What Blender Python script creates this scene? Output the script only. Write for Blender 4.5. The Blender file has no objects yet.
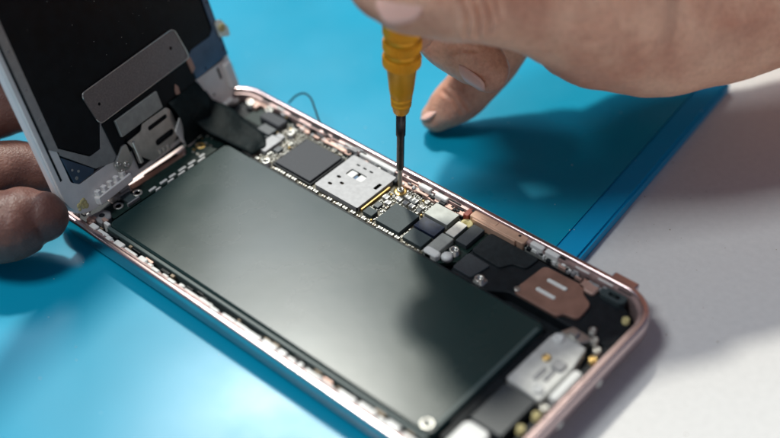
import bpy, bmesh, math, random
from mathutils import Vector, Matrix, geometry
random.seed(11)
S = 0.001            # all lengths below are millimetres
ZT = 10.0            # the table top is world z = 0; the phone rim is 10 mm above it
scene = bpy.context.scene
col = scene.collection

# ------------------------------------------------------------------ camera
CR = [[0.7527591771, 0.6571799885, -0.0383155838],
      [0.4214636369, -0.5258364392, -0.7388263950],
      [-0.5056896520, 0.5400097239, -0.6728056733]]
CC = Vector((225.778, -114.671, 204.576))
FPX = 1256.0
cam_d = bpy.data.cameras.new('camera'); cam = bpy.data.objects.new('camera', cam_d); col.objects.link(cam)
cam_d.sensor_width = 36; cam_d.lens = 36 * FPX / 780
cam_d.clip_start = 0.01; cam_d.clip_end = 20
m = Matrix(((CR[0][0], -CR[1][0], -CR[2][0]), (CR[0][1], -CR[1][1], -CR[2][1]), (CR[0][2], -CR[1][2], -CR[2][2]))).to_4x4()
m.translation = (CC + Vector((0, 0, ZT))) * S
cam.matrix_world = m
cam_d.dof.use_dof = True; cam_d.dof.focus_distance = 0.307; cam_d.dof.aperture_fstop = 5.8
scene.camera = cam

# ------------------------------------------------------------------ light
w = bpy.data.worlds.new('World'); scene.world = w; w.use_nodes = True
bg = w.node_tree.nodes['Background']; bg.inputs[0].default_value = (0.40, 0.56, 1.0, 1); bg.inputs[1].default_value = 0.115
scene.view_settings.view_transform = 'Standard'; scene.view_settings.look = 'None'
scene.view_settings.exposure = 0.0; scene.view_settings.gamma = 1

def area(name, direction, dist, size, power, colour, target=(90, 50, 0), shape='DISK'):
    d = bpy.data.lights.new(name, 'AREA'); d.shape = shape; d.size = size; d.energy = power; d.color = colour
    o = bpy.data.objects.new(name, d); col.objects.link(o)
    v = Vector(direction).normalized()
    o.location = (Vector(target) + Vector((0, 0, ZT))) * S + v * dist
    o.rotation_euler = v.to_track_quat('Z', 'Y').to_euler()
    return o
area('key_lamp', (-0.56, 0.40, 1.0), 1.3, 0.105, 13.5, (1.0, 0.985, 0.88))
area('window_light', (-0.5560, 0.3720, 0.7434), 1.5, 0.40, 5.6, (0.90, 0.96, 1.0), target=(60, 10, 0), shape='SQUARE')
area('overhead_fill', (-0.32, -0.42, 1.0), 1.3, 0.34, 7.8, (0.93, 0.985, 1.0), target=(110, 60, 0), shape='SQUARE')  # added overhead fill that lifts the shaded table, not a ceiling fixture
area('room_fill', (0.80, -0.75, 0.28), 1.6, 1.1, 2.4, (1.0, 0.90, 0.80), shape='SQUARE')

# ------------------------------------------------------------------ materials
def mat(name, colour, rough=0.5, metal=0.0, spec=0.5, noise=None, bump=None, coat=0, sss=None, aniso=0, rnoise=None):
    """noise=(scale, amount, detail) mottles the colour, bump=(scale, strength, distance)"""
    m_ = bpy.data.materials.new(name); m_.use_nodes = True
    nt = m_.node_tree; b = nt.nodes['Principled BSDF']
    b.inputs['Base Color'].default_value = (*colour, 1); b.inputs['Roughness'].default_value = rough
    b.inputs['Metallic'].default_value = metal; b.inputs['Specular IOR Level'].default_value = spec
    b.inputs['Coat Weight'].default_value = coat; b.inputs['Coat Roughness'].default_value = 0.15
    tc = nt.nodes.new('ShaderNodeTexCoord')
    geo = nt.nodes.new('ShaderNodeNewGeometry')
    def nz(scale, detail=3, rough_=0.55):
        n = nt.nodes.new('ShaderNodeTexNoise'); n.inputs['Scale'].default_value = scale * 1000
        n.inputs['Detail'].default_value = detail; n.inputs['Roughness'].default_value = rough_
        nt.links.new(geo.outputs['Position'], n.inputs['Vector']); return n
    if noise:
        n = nz(noise[0], noise[2] if len(noise) > 2 else 3)
        mr = nt.nodes.new('ShaderNodeMapRange'); mr.inputs[1].default_value = 0.3; mr.inputs[2].default_value = 0.7
        mr.inputs[3].default_value = 1 - noise[1]; mr.inputs[4].default_value = 1 + noise[1]
        nt.links.new(n.outputs[0], mr.inputs[0])
        vm = nt.nodes.new('ShaderNodeVectorMath'); vm.operation = 'SCALE'; vm.inputs[0].default_value = colour
        nt.links.new(mr.outputs[0], vm.inputs['Scale']); nt.links.new(vm.outputs[0], b.inputs['Base Color'])
    if rnoise:
        n = nz(rnoise[0], 4)
        mr = nt.nodes.new('ShaderNodeMapRange'); mr.inputs[1].default_value = 0.3; mr.inputs[2].default_value = 0.7
        mr.inputs[3].default_value = rough - rnoise[1]; mr.inputs[4].default_value = rough + rnoise[1]
        nt.links.new(n.outputs[0], mr.inputs[0]); nt.links.new(mr.outputs[0], b.inputs['Roughness'])
    if bump:
        n = nz(bump[0], 4); bp = nt.nodes.new('ShaderNodeBump')
        bp.inputs['Strength'].default_value = bump[1]; bp.inputs['Distance'].default_value = bump[2] * S
        nt.links.new(n.outputs[0], bp.inputs['Height']); nt.links.new(bp.outputs[0], b.inputs['Normal'])
    if sss:
        b.inputs['Subsurface Weight'].default_value = sss[0]; b.inputs['Subsurface Radius'].default_value = (1, .35, .2)
        b.inputs['Subsurface Scale'].default_value = sss[1] * S
    return m_
M = {}
M['mat_blue'] = mat('blue_mat', (0.001, 0.315, 0.50), 0.31, spec=.32, noise=(0.02, .07), bump=(2.2, .15, .05), rnoise=(.03, .05))
M['mat_edge'] = mat('blue_mat_edge', (0.001, 0.33, 0.64), 0.45, spec=.3)
M['table'] = mat('white_table', (0.74, 0.73, 0.72), 0.42, noise=(.6, .035, 5), bump=(1.2, .12, .05))
M['rose'] = mat('rose_aluminium', (0.70, 0.535, 0.53), 0.23, metal=1.0, noise=(.15, .05))
M['rose_in'] = mat('rose_aluminium_milled', (0.36, 0.26, 0.25), 0.45, metal=.5, noise=(.35, .30, 4), bump=(1.5, .5, .1))
M['copper'] = mat('copper_foil', (0.36, 0.21, 0.165), 0.38, metal=.5, noise=(.2, .18), bump=(.6, .2, .1))
M['copper_light'] = mat('pink_foil', (0.52, 0.34, 0.285), 0.42, metal=.4, noise=(.25, .12))
M['peach_metal'] = mat('bare_peach_metal', (0.66, 0.42, 0.30), 0.42, metal=.35, noise=(.25, .15))
M['pink_white'] = mat('pale_pink_foil', (0.80, 0.62, 0.57), 0.4, metal=.15, noise=(.3, .08))
M['pcb'] = mat('circuit_board', (0.008, 0.022, 0.019), 0.45, spec=.25, noise=(1.2, .4))
M['pcb_light'] = mat('circuit_board_ground', (0.085, 0.075, 0.05), 0.5, metal=.2, noise=(1.6, .6, 5))
M['black'] = mat('black_plastic', (0.008, 0.011, 0.014), 0.48, spec=.22, noise=(.5, .3), bump=(1., .25, .08))
M['black_flex'] = mat('black_flex', (0.012, 0.017, 0.020), 0.55, spec=.25, noise=(.8, .3), bump=(.7, .35, .15))
M['cloth'] = mat('black_tape', (0.006, 0.011, 0.012), 0.6, spec=.12, noise=(.6, .3), bump=(.35, .6, .4))
M['battery'] = mat('battery_wrap', (0.014, 0.034, 0.034), 0.27, spec=.34, noise=(.03, .08), bump=(.07, .12, .2), rnoise=(.05, .03))
M['battery_tape'] = mat('battery_edge_tape', (0.06, 0.09, 0.09), 0.5)
M['chip'] = mat('graphite_chip', (0.055, 0.059, 0.068), 0.55, spec=.25, noise=(3.0, .12, 5), bump=(4, .2, .03))
M['chip_teal'] = mat('teal_chip', (0.045, 0.062, 0.066), 0.5, spec=.25, noise=(2.0, .12, 4))
M['chip_navy'] = mat('navy_chip', (0.012, 0.020, 0.045), 0.35, spec=.3, noise=(.6, .5))
M['chip_dark'] = mat('dark_chip', (0.03, 0.038, 0.045), 0.4, noise=(2, .2))
M['tin'] = mat('tin_shield', (0.31, 0.31, 0.32), 0.50, metal=.3, spec=.3, noise=(.9, .10, 4), bump=(1.2, .12, .04))
M['tin_grey'] = mat('grey_tin', (0.34, 0.35, 0.33), 0.48, metal=.35, spec=.3, noise=(.5, .12, 4))
M['dock_tin'] = mat('port_cover_metal', (0.60, 0.60, 0.58), 0.5, metal=.25, noise=(.5, .1, 4))
M['steel'] = mat('steel', (0.55, 0.54, 0.50), 0.33, metal=.9, noise=(.4, .12))
M['dark_steel'] = mat('dark_steel', (0.085, 0.078, 0.075), 0.34, metal=.8, noise=(.6, .2))
M['brown_steel'] = mat('bead_blasted_steel', (0.19, 0.165, 0.16), 0.42, metal=.55, noise=(2.4, .22, 5), bump=(4, .3, .04))
M['shield'] = mat('display_shield', (0.30, 0.32, 0.33), 0.36, metal=.75, noise=(.5, .1))
M['blue_shield'] = mat('glossy_shield', (0.06, 0.10, 0.16), 0.28, metal=.6, noise=(.2, .2))  # blue base colour stands in for the reflection on the display's corner plate
M['lcd_back'] = mat('display_backing', (0.003, 0.005, 0.007), 0.33, spec=.15, noise=(.3, .4), bump=(.5, .1, .05))
M['white_pl'] = mat('white_plastic', (0.76, 0.74, 0.72), 0.4, noise=(.3, .06), sss=(.1, .5))
M['white_gl'] = mat('white_glass_edge', (0.78, 0.78, 0.78), 0.3)
M['solder'] = mat('solder', (0.66, 0.65, 0.60), 0.33, metal=.8, noise=(3, .2))
M['tan'] = mat('ceramic_tan', (0.30, 0.22, 0.14), 0.5)
M['ceramic'] = mat('ceramic_grey', (0.42, 0.41, 0.37), 0.5)
M['gold'] = mat('gold_plate', (0.85, 0.58, 0.22), 0.28, metal=.9)
M['glue'] = mat('dried_glue', (0.55, 0.47, 0.22), 0.5)
M['handle'] = mat('orange_anodised', (1.0, 0.44, 0.02), 0.40, metal=.35, noise=(.3, .08))
M['white_bit'] = mat('white_connector', (0.72, 0.72, 0.70), 0.4)
M['red'] = mat('red_flex', (0.28, 0.05, 0.03), 0.4)

def skin_mat(name, base, dark):
    m_ = bpy.data.materials.new(name); m_.use_nodes = True
    nt = m_.node_tree; b = nt.nodes['Principled BSDF']; geo = nt.nodes.new('ShaderNodeNewGeometry')
    def nz(sc, det, stretch=None):
        n = nt.nodes.new('ShaderNodeTexNoise'); n.inputs['Scale'].default_value = sc; n.inputs['Detail'].default_value = det
        nt.links.new(geo.outputs['Position'], n.inputs['Vector']); return n
    n1 = nz(75, 4); r = nt.nodes.new('ShaderNodeValToRGB')
    r.color_ramp.elements[0].position = .36; r.color_ramp.elements[0].color = (*dark, 1)
    r.color_ramp.elements[1].position = .64; r.color_ramp.elements[1].color = (*base, 1)
    nt.links.new(n1.outputs[0], r.inputs[0])
    n2 = nz(900, 5); mx = nt.nodes.new('ShaderNodeMixRGB'); mx.blend_type = 'MULTIPLY'; mx.inputs[0].default_value = .35
    r2 = nt.nodes.new('ShaderNodeValToRGB'); r2.color_ramp.elements[0].position = .3; r2.color_ramp.elements[0].color = (.6, .5, .5, 1)
    r2.color_ramp.elements[1].position = .6
    nt.links.new(n2.outputs[0], r2.inputs[0]); nt.links.new(r.outputs[0], mx.inputs[1]); nt.links.new(r2.outputs[0], mx.inputs[2])
    nt.links.new(mx.outputs[0], b.inputs['Base Color'])
    v = nt.nodes.new('ShaderNodeTexVoronoi'); v.feature = 'DISTANCE_TO_EDGE'; v.inputs['Scale'].default_value = 1100
    nt.links.new(geo.outputs['Position'], v.inputs['Vector'])
    add = nt.nodes.new('ShaderNodeMath'); add.operation = 'ADD'
    sc = nt.nodes.new('ShaderNodeMath'); sc.operation = 'MULTIPLY'; sc.inputs[1].default_value = .5
    nt.links.new(v.outputs['Distance'], sc.inputs[0]); nt.links.new(sc.outputs[0], add.inputs[0])
    n3 = nz(350, 6); nt.links.new(n3.outputs[0], add.inputs[1])
    bp = nt.nodes.new('ShaderNodeBump'); bp.inputs['Strength'].default_value = .45; bp.inputs['Distance'].default_value = .5 * S
    nt.links.new(add.outputs[0], bp.inputs['Height']); nt.links.new(bp.outputs[0], b.inputs['Normal'])
    b.inputs['Roughness'].default_value = .46; b.inputs['Specular IOR Level'].default_value = .4
    b.inputs['Subsurface Weight'].default_value = .25; b.inputs['Subsurface Radius'].default_value = (1, .3, .15)
    b.inputs['Subsurface Scale'].default_value = 1.6 * S
    return m_
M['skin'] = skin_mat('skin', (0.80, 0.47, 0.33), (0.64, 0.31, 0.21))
M['skin_left_shaded'] = skin_mat('skin_left_shaded', (0.22, 0.105, 0.08), (0.14, 0.062, 0.05))  # left-hand skin darkened in its base colour to stand in for shade
M['nail'] = mat('fingernail', (0.82, 0.50, 0.42), 0.30, spec=.35, noise=(.2, .05), sss=(.2, 1))

# ------------------------------------------------------------------ builders
ORG = {}
def ident(x, y, z): return (x, y, z)
class MB:
    def __init__(self): self.v = []; self.f = []; self.mi = []; self.sm = []
    def add(self, verts, faces, T=ident, mi=0, smooth=False):
        n = len(self.v); self.v += [T(*p) for p in verts]
        for f in faces: self.f.append([n + i for i in f]); self.mi.append(mi); self.sm.append(smooth)
        return self
    def prism(self, poly, z0, z1, bev=0.0, T=ident, mi=0, smooth=False):
        if sum(poly[i][0]*poly[(i+1) % len(poly)][1]-poly[(i+1) % len(poly)][0]*poly[i][1] for i in range(len(poly))) < 0: poly = poly[::-1]
        n = len(poly); rings = [(0, z0), (0, z1 - bev), (bev, z1)] if bev else [(0, z0), (0, z1)]
        vs = []
        for d, z in rings:
            q = inset(poly, d) if d else poly
            vs += [(x, y, z) for x, y in q]
        fs = [list(range(n))[::-1]]
        for k in range(len(rings) - 1):
            for i in range(n): j = (i + 1) % n; fs.append([k*n+i, k*n+j, (k+1)*n+j, (k+1)*n+i])
        fs.append([(len(rings)-1)*n + i for i in range(n)])
        return self.add(vs, fs, T, mi, smooth)
    def box(self, x0, x1, y0, y1, z0, z1, bev=0.0, r=0.0, T=ident, mi=0):
        return self.prism(rrect(x0, x1, y0, y1, r), z0, z1, bev, T, mi)
    def holed(self, poly, holes, z0, z1, T=ident, mi=0):
        """extruded plate with real holes"""
        loops = [poly] + holes; pts = [p for l in loops for p in l]; n = len(pts)
        tri = geometry.tessellate_polygon([[Vector((x, y, 0)) for x, y in l] for l in loops])
        vs = [(x, y, z0) for x, y in pts] + [(x, y, z1) for x, y in pts]; fs = []
        for t in tri:
            a, b, c = [Vector(pts[i]) for i in t]
            if (b - a).cross(c - a) < 0: t = t[::-1]
            fs.append([i + n for i in t]); fs.append(list(t)[::-1])
        k = 0
        for li, l in enumerate(loops):
            for i in range(len(l)): a, b = k + i, k + (i + 1) % len(l); fs.append([a, b, b + n, a + n])
            k += len(l)
        return self.add(vs, fs, T, mi)
    def lathe(self, c, prof, seg=24, T=ident, mi=0, axis=(0, 0, 1), rad=None, smooth=True):
        """prof = [(r, h)...] about the axis through c"""
        ax = Vector(axis).normalized(); u = ax.orthogonal().normalized(); v_ = ax.cross(u); c = Vector(c)
        vs = []; fs = []
        for k, (r, h) in enumerate(prof):
            for i in range(seg):
                a = 2*math.pi*i/seg; rr = r * (rad(i, k) if rad else 1)
                vs.append(tuple(c + ax*h + (u*math.cos(a) + v_*math.sin(a))*rr))
        for k in range(len(prof) - 1):
            for i in range(seg): j = (i+1) % seg; fs.append([k*seg+i, k*seg+j, (k+1)*seg+j, (k+1)*seg+i])
        if prof[0][0] > 1e-6: fs.append(list(range(seg))[::-1])
        if prof[-1][0] > 1e-6: fs.append([(len(prof)-1)*seg + i for i in range(seg)])
        return self.add(vs, fs, T, mi, smooth)
    def tube(self, pts, r, seg=8, mi=0, T=ident):
        P = [Vector(p) for p in pts]; vs = []; fs = []; rr = r if isinstance(r, (list, tuple)) else [r]*len(P)
        up = None
        for i, p in enumerate(P):
            t = (P[min(i+1, len(P)-1)] - P[max(i-1, 0)]).normalized()
            u = (up - t*up.dot(t)).normalized() if up else t.orthogonal().normalized(); up = u; v_ = t.cross(u)
            for k in range(seg): a = 2*math.pi*k/seg; vs.append(tuple(p + (u*math.cos(a)+v_*math.sin(a))*rr[i]))
        for i in range(len(P)-1):
            for k in range(seg): j = (k+1) % seg; fs.append([i*seg+k, i*seg+j, (i+1)*seg+j, (i+1)*seg+k])
        fs.append(list(range(seg))[::-1]); fs.append([(len(P)-1)*seg+k for k in range(seg)])
        return self.add(vs, fs, T, mi, True)
    def strip(self, rows, th=0.12, mi=0):
        """a bent sheet: rows of points, given a thickness along its own normal"""
        nr, nc = len(rows), len(rows[0]); R_ = [[Vector(p) for p in r] for r in rows]; top = []; bot = []
        for i in range(nr):
            for j in range(nc):
                a = R_[min(i+1, nr-1)][j] - R_[max(i-1, 0)][j]; b = R_[i][min(j+1, nc-1)] - R_[i][max(j-1, 0)]
                n = a.cross(b).normalized(); top.append(tuple(R_[i][j] + n*th/2)); bot.append(tuple(R_[i][j] - n*th/2))
        N = nr*nc; fs = []
        for i in range(nr-1):
            for j in range(nc-1):
                q = [i*nc+j, (i+1)*nc+j, (i+1)*nc+j+1, i*nc+j+1]; fs.append(q); fs.append([k+N for k in q[::-1]])
        def side(a, b): fs.append([a, b, b+N, a+N])
        for i in range(nr-1): side((i+1)*nc, i*nc); side(i*nc+nc-1, (i+1)*nc+nc-1)
        for j in range(nc-1): side(j, j+1); side((nr-1)*nc+j+1, (nr-1)*nc+j)
        return self.add(top + bot, fs, ident, mi, True)
    def build(self, name, mats, parent=None, origin=None, label=None, autosmooth=False):
        if not isinstance(mats, (list, tuple)): mats = [mats]
        if origin is None:
            if parent is not None: origin = ORG[parent]
            else:
                origin = (sum(p[0] for p in self.v)/len(self.v), sum(p[1] for p in self.v)/len(self.v), min(p[2] for p in self.v))
        origin = Vector(origin)
        me = bpy.data.meshes.new(name); me.from_pydata([((Vector(p) - origin)*S)[:] for p in self.v], [], self.f); me.update()
        for x in mats: me.materials.append(M[x])
        me.polygons.foreach_set('material_index', self.mi); me.polygons.foreach_set('use_smooth', self.sm)
        me.update()
        o = bpy.data.objects.new(name, me); col.objects.link(o); place(o, origin, parent)
        if label: o['label'] = label
        return o
def place(o, origin, parent):
    origin = Vector(origin); ORG[o] = origin
    if parent is not None: o.parent = parent; o.location = (origin - ORG[parent]) * S
    else: o.location = (origin + Vector((0, 0, ZT))) * S
def inset(poly, d):
    n = len(poly); out = []
    for i in range(n):
        a, b, c = Vector(poly[i-1]), Vector(poly[i]), Vector(poly[(i+1) % n])
        e1 = (b-a).normalized() if (b-a).length > 1e-9 else Vector((1, 0)); e2 = (c-b).normalized() if (c-b).length > 1e-9 else e1
        n1 = Vector((-e1.y, e1.x)); n2 = Vector((-e2.y, e2.x)); mdir = (n1+n2); k = mdir.length_squared
        out.append(tuple(b + mdir*(2*d/k if k > .1 else 0)))
    return out
def rrect(x0, x1, y0, y1, r=0.0, seg=4):
    if r <= 0: return [(x0, y0), (x1, y0), (x1, y1), (x0, y1)]
    P = []
    for cx, cy, a0 in ((x1-r, y0+r, -90), (x1-r, y1-r, 0), (x0+r, y1-r, 90), (x0+r, y0+r, 180)):
        for k in range(seg+1): a = math.radians(a0 + 90*k/seg); P.append((cx+r*math.cos(a), cy+r*math.sin(a)))
    return P
def rounded(poly, r, seg=4):
    """round every corner of a polygon"""
    out = []; n = len(poly)
    for i in range(n):
        a, b, c = Vector(poly[i-1]), Vector(poly[i]), Vector(poly[(i+1) % n])
        rr = min(r, (a-b).length*.45, (c-b).length*.45); p = b + (a-b).normalized()*rr; q = b + (c-b).normalized()*rr
        for k in range(seg+1): t = k/seg; out.append(tuple(p*(1-t)**2 + b*2*t*(1-t) + q*t*t))
    return out
def circle(cx, cy, r, seg=16): return [(cx+r*math.cos(2*math.pi*k/seg), cy+r*math.sin(2*math.pi*k/seg)) for k in range(seg)]
def slot(cx, cy, l, r, seg=6): 
    P = []
    for sx, a0 in ((1, -90), (-1, 90)):
        for k in range(seg+1): a = math.radians(a0+180*k/seg); P.append((cx+sx*(l/2-r)+r*math.cos(a), cy+r*math.sin(a)))
    return P
def empty(name, loc, label, cat, group=None):
    o = bpy.data.objects.new(name, None); col.objects.link(o); place(o, loc, None); o.empty_display_size = .01
    tag(o, label, cat, group); return o
def tag(o, label=None, cat=None, group=None, kind=None):
    if label: o['label'] = label
    if cat: o['category'] = cat
    if group: o['group'] = group
    if kind: o['kind'] = kind
    return o
def at(u, v, dep):
    """the world point (mm) seen at photograph pixel u, v at a given distance: used once, to lay out the hands"""
    d = Vector(((u-390)/FPX, (v-219)/FPX, 1.0)); R_ = Matrix(CR)
    return CC + (R_.transposed() @ d) * dep
def dup(src, dx, dy, dz=0, rz=None):
    """copy a sub-part within the same parent"""
    o = src.copy(); col.objects.link(o); o.parent = src.parent
    o.location = src.location + Vector((dx, dy, dz))*S; ORG[o] = ORG[src] + Vector((dx, dy, dz))
    if rz is not None: o.rotation_euler.z = rz
    return o

# ------------------------------------------------------------------ setting: the table
t = MB(); t.box(-1500, 1500, -1200, 1500, -40, -10)
t = t.build('tabletop', 'table'); t['kind'] = 'structure'
mb = MB()
for i in range(150):
    x, y = random.uniform(106, 210), random.uniform(0, 190); q = random.choice((.08, .1, .12, .2)); mb.lathe((x, y, -10), [(q, 0), (q*.7, q*.4), (0, q*.5)], 6)
tag(mb.build('crumbs', 'tan'), 'fine dark specks scattered on the white table', 'specks', kind='stuff')

# ------------------------------------------------------------------ blue work mat
root = empty('work_mat', (-60, 0, -10), 'glossy blue work mat lying on the white table under the open smartphone', 'mat')
EX = lambda y: 111.4 - (y - 74)*.0900      # right edge, slightly skewed to the phone
def band(mb, d0, d1, z0, z1, mi=0):
    y0, y1 = -170, 157
    a = [(EX(y0)-d0, y0), (EX(y1-d0)-d0, y1-d0), (-240, y1+20-d0), (-240, y0)]
    if d1 is None:
        mb.prism(a, z0, z1, .0, mi=mi); return
    b = [(EX(y0)-d1, y0), (EX(y1-d1)-d1, y1-d1), (-240, y1+20-d1), (-240, y0)]
    mb.prism([a[0], a[1], b[1], b[0]], z0, z1, mi=mi); mb.prism([a[1], a[2], b[2], b[1]], z0, z1, mi=mi)
mb = MB(); band(mb, 6.6, None, -9.9, -6.6)
mb.build('mat_surface', 'mat_blue', root)
mb = MB(); band(mb, 6.6, 6.05, -9.9, -7.0); band(mb, 6.05, .7, -9.9, -6.62)
band(mb, .7, 0, -9.9, -7.3)
mb.build('mat_border', 'mat_edge', root)

mb = MB()
for i in range(70):
    x, y = random.uniform(-60, 105), random.uniform(-45, 150)
    if -3 < x < 142 and -3 < y < 70: continue
    q = random.uniform(.06, .2); mb.lathe((x, y, -6.6 if x < 103 else -6.62), [(q, 0), (q*.7, q*.6), (0, q*.8)], 7)
o_ = mb.build('dust', 'white_bit', root); o_['kind'] = 'stuff'

# ------------------------------------------------------------------ smartphone
L, W = 138.6, 67.1
phone = empty('smartphone', (69, 33.5, -6.6), 'opened rose gold smartphone with its display folded up and battery and circuit boards exposed', 'smartphone')
def ring_profile(mb, prof, R0=9.8, mi=0, seg=10, smooth=True):
    rings = []
    for d, z in prof:
        P = rrect(d, L-d, d, W-d, max(R0-d, .5), seg); rings.append([(x, y, z) for x, y in P])
    n = len(rings[0]); vs = [p for r in rings for p in r]; fs = []
    for k in range(len(rings)-1):
        for i in range(n): j = (i+1) % n; fs.append([k*n+i, k*n+j, (k+1)*n+j, (k+1)*n+i])
    mb.add(vs, fs, ident, mi, smooth); return n
mb = MB()
prof = [(3.2, -6.6), (1.9, -6.4), (.9, -5.9), (.3, -5.1), (0, -4.2), (0, -2.2), (0, -.6), (.08, -.25), (.3, -.05), (.6, 0), (1.0, 0), (1.35, -.02), (1.5, -.25)]
ring_profile(mb, prof)
mb.prism(rrect(3.2, L-3.2, 3.2, W-3.2, 6.6, 10), -6.6, -5.9)
housing = mb.build('housing', ['rose'], phone, label='rose gold aluminium back shell and rim')
mb = MB()
ring_profile(mb, [(1.5, -.25), (1.52, -.95), (2.5, -1.05), (2.6, -1.8), (2.65, -5.85)], mi=0, smooth=False)
mb.build('inner_ledge', ['rose_in'], housing)
mb = MB(); mb.prism(rrect(2.6, L-2.6, 2.6, W-2.6, 7, 8), -5.95, -5.75); mb.build('tray_floor', 'black', housing)
# bottom wall screws and side button
for yy in (26.6, 41.0):
    mb = MB(); mb.lathe((L-.05, yy, -3.4), [(0, -.1), (.95, -.1), (.95, .18), (.75, .28), (.3, .28), (.25, .1), (0, .1)], 20, axis=(1, 0, 0))
    mb.build('bottom_screw', 'white_bit', housing)
mb = MB(); mb.box(123.8, 130.4, 67.05, 69.2, -2.6, -.7, .25, .5); mb.box(125, 129.2, 66.6, 67.2, -2.4, -.9); mb.build('side_tab', 'rose', housing, label='small rose tab standing out of the side')

def grid_bits(mb, x0, x1, y, z, kinds, step, dens=1.0, yj=.3, sz=(.6, 2.2)):
    x = x0
    while x < x1:
        l = random.uniform(*sz)
        if random.random() < dens:
            k = random.choice(kinds); yy = y + random.uniform(-yj, yj); h = random.uniform(.3, .9); wd = random.uniform(.35, .8)
            mb.box(x, x+l, yy-wd/2, yy+wd/2, z-.6, z+h*.6, .08, T=ident, mi=k)
        x += l + random.uniform(.1, step)
# far rim: dark inserts let into the ledge, copper strip, spring clips
mb = MB(); x = 12
while x < 128:
    l = random.uniform(.7, 4.8); y_ = W-2.3+random.uniform(-.15, .2); mb.box(x, x+l, y_, y_+random.uniform(.35, .75), -1.1, -.8+random.uniform(-.1, .15), .05, .15, mi=random.choice((0, 0, 0, 0, 1))); x += l + random.uniform(.3, 4.6)
mb.build('rim_insert', ['black', 'white_bit'], housing)
mb = MB()
for a, b in ((63, 69), (71, 84)): mb.box(a, b, 62.9 if a > 50 else 63.6, 64.4, -5.7, -2.2, .1)
for _ in range(20):
    x = random.choice((random.uniform(26, 45), random.uniform(61, 83), random.uniform(61, 83))); l = random.uniform(1, 4.4)
    mb.box(x, x+l, 62.9, 64.35, -2.25, -1.7-random.random()*.6, .1, .2)
mb.build('copper_spring_strip', 'copper_light', phone)
mb = MB(); grid_bits(mb, 20, 84, 64.5, -1.9, [0, 0, 1, 2, 2, 3], .7, .85, .35, (.6, 2.4)); grid_bits(mb, 26, 84, 63.3, -2.1, [0, 1, 2, 2, 3], .9, .75, .4, (.5, 2))
grid_bits(mb, 100, 128, 64.3, -2.2, [0, 1, 2, 3], 1.2, .8, .4, (.6, 2)); grid_bits(mb, 20, 84, 65.1, -1.6, [0, 1, 2, 2, 2], .9, .7, .15, (.4, 1.6)); grid_bits(mb, 30, 128, 63.9, -2.0, [2, 2, 1, 0], 1.5, .6, .4, (.3, 1.2))
far_bits = mb.build('spring_clip_row', ['tin', 'white_bit', 'black', 'copper_light'], phone)
# the large copper-toned strip on the far side and the red flex at its head
mb = MB(); mb.box(85.6, 101.8, 63.2, 65.75, -4.4, -.72, .15, .5); mb.box(88.5, 93.0, 64.0, 65.4, -.8, -.55, .1, .3); mb.box(86.8, 99.6, 62.75, 63.15, -4.6, -.9, .05)
mb.build('copper_side_strip', 'peach_metal', phone, label='long bare copper strip on the far wall')
mb = MB(); mb.box(84.0, 85.5, 62.7, 65.9, -4.4, -.8, .15, .3); mb.build('red_flex_tab', 'red', phone)
mb = MB(); mb.box(103.0, 106.7, 64.2, 65.6, -3, -.45, .2, .35); wc = mb.build('white_clip', 'white_bit', phone, origin=(105, 65.0, -2))
dup(wc, 4.3, 0); 
wc2 = dup(wc, -34.2, -.3, -.1); dup(wc, -28.8, -.5, -.1)
mb = MB(); mb.box(102, 112, 63.6, 64.8, -3.2, -2.0, .1, .2); mb.box(112, 114.5, 63.4, 65.2, -3.2, -1.8, .2, .5); mb.build('antenna_contact', 'tin_grey', phone)

# near rim: white foam dashes and dark gap
mb = MB(); x = 15
while x < 128:
    l = random.uniform(1.2, 5.0); y_ = random.uniform(1.7, 2.2)
    mb.box(x, x+l, y_, y_+random.uniform(.9, 1.9), -2.2, -1.0+random.uniform(-.2, .25), .2, .35); x += l + random.uniform(-.3, 1.1)
    if random.random() < .5: l = random.uniform(.4, 1.1); mb.lathe((x-1, y_+.5, -1.4), [(l, -.3), (l*.8, .1), (l*.4, .35), (0, .4)], 12)
mb.build('foam_gasket', 'white_bit', phone, label='bumpy white gasket along the near rim')
mb = MB(); grid_bits(mb, 14, 128, 4.3, -2.4, [0, 1, 1, 2], 1.8, .8, .3, (.8, 3)); mb.build('ledge_clips', ['copper_light', 'black', 'tan'], phone)

# battery
mb = MB()
pb = rrect(17.9, 121.0, 6.0, 45.9, 1.4, 4)
mb.prism(pb, -5.7, -1.2, .45); bat = mb.build('battery', 'battery', phone, label='dark matt battery filling the near half of the tray')
mb = MB(); mb.prism(rrect(18.4, 120.5, 5.0, 5.95, .2), -4.8, -1.75, .15); mb.build('edge_tape', 'battery_tape', bat)
mb = MB(); mb.prism(rrect(18.4, 119.5, 46.0, 46.7, .2), -4.8, -2.0, .15); mb.build('edge_tape', 'black', bat)
# taptic block between the battery and the port
mb = MB(); mb.box(121.7, 123.0, 8, 46, -5.7, -2.5, .1); mb.box(121.3, 121.9, 12, 44, -5.7, -2.1, .1)
mb.build('end_bar', 'black', phone)
mb = MB(); mb.box(119.7, 120.7, 9, 44, -2.0, -1.05, .12, .3); mb.build('battery_end_tape', 'battery_tape', phone)
def post(x, y, z, parent, r=1.0, name='standoff', m_='steel', h=1.0, hole=.5):
    mb = MB(); mb.lathe((x, y, z-h), [(r*1.15, 0), (r*1.15, .2), (r, .25), (r, h), (r*.9, h+.05), (r*hole, h+.05), (r*hole*.9, h-.6), (0, h-.6)], 20)
    return mb.build(name, m_, parent, origin=(x, y, z-h))
post(118.4, 8.0, -1.0, phone, 1.5, h=2)
post(100.3, 48.5, -1.6, phone, 1.2, h=2); 
mb = MB(); mb.box(98.9, 101.9, 47.4, 50.0, -3.4, -2.4, .2, .6); mb.build('bracket_foot', 'steel', phone)

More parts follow.
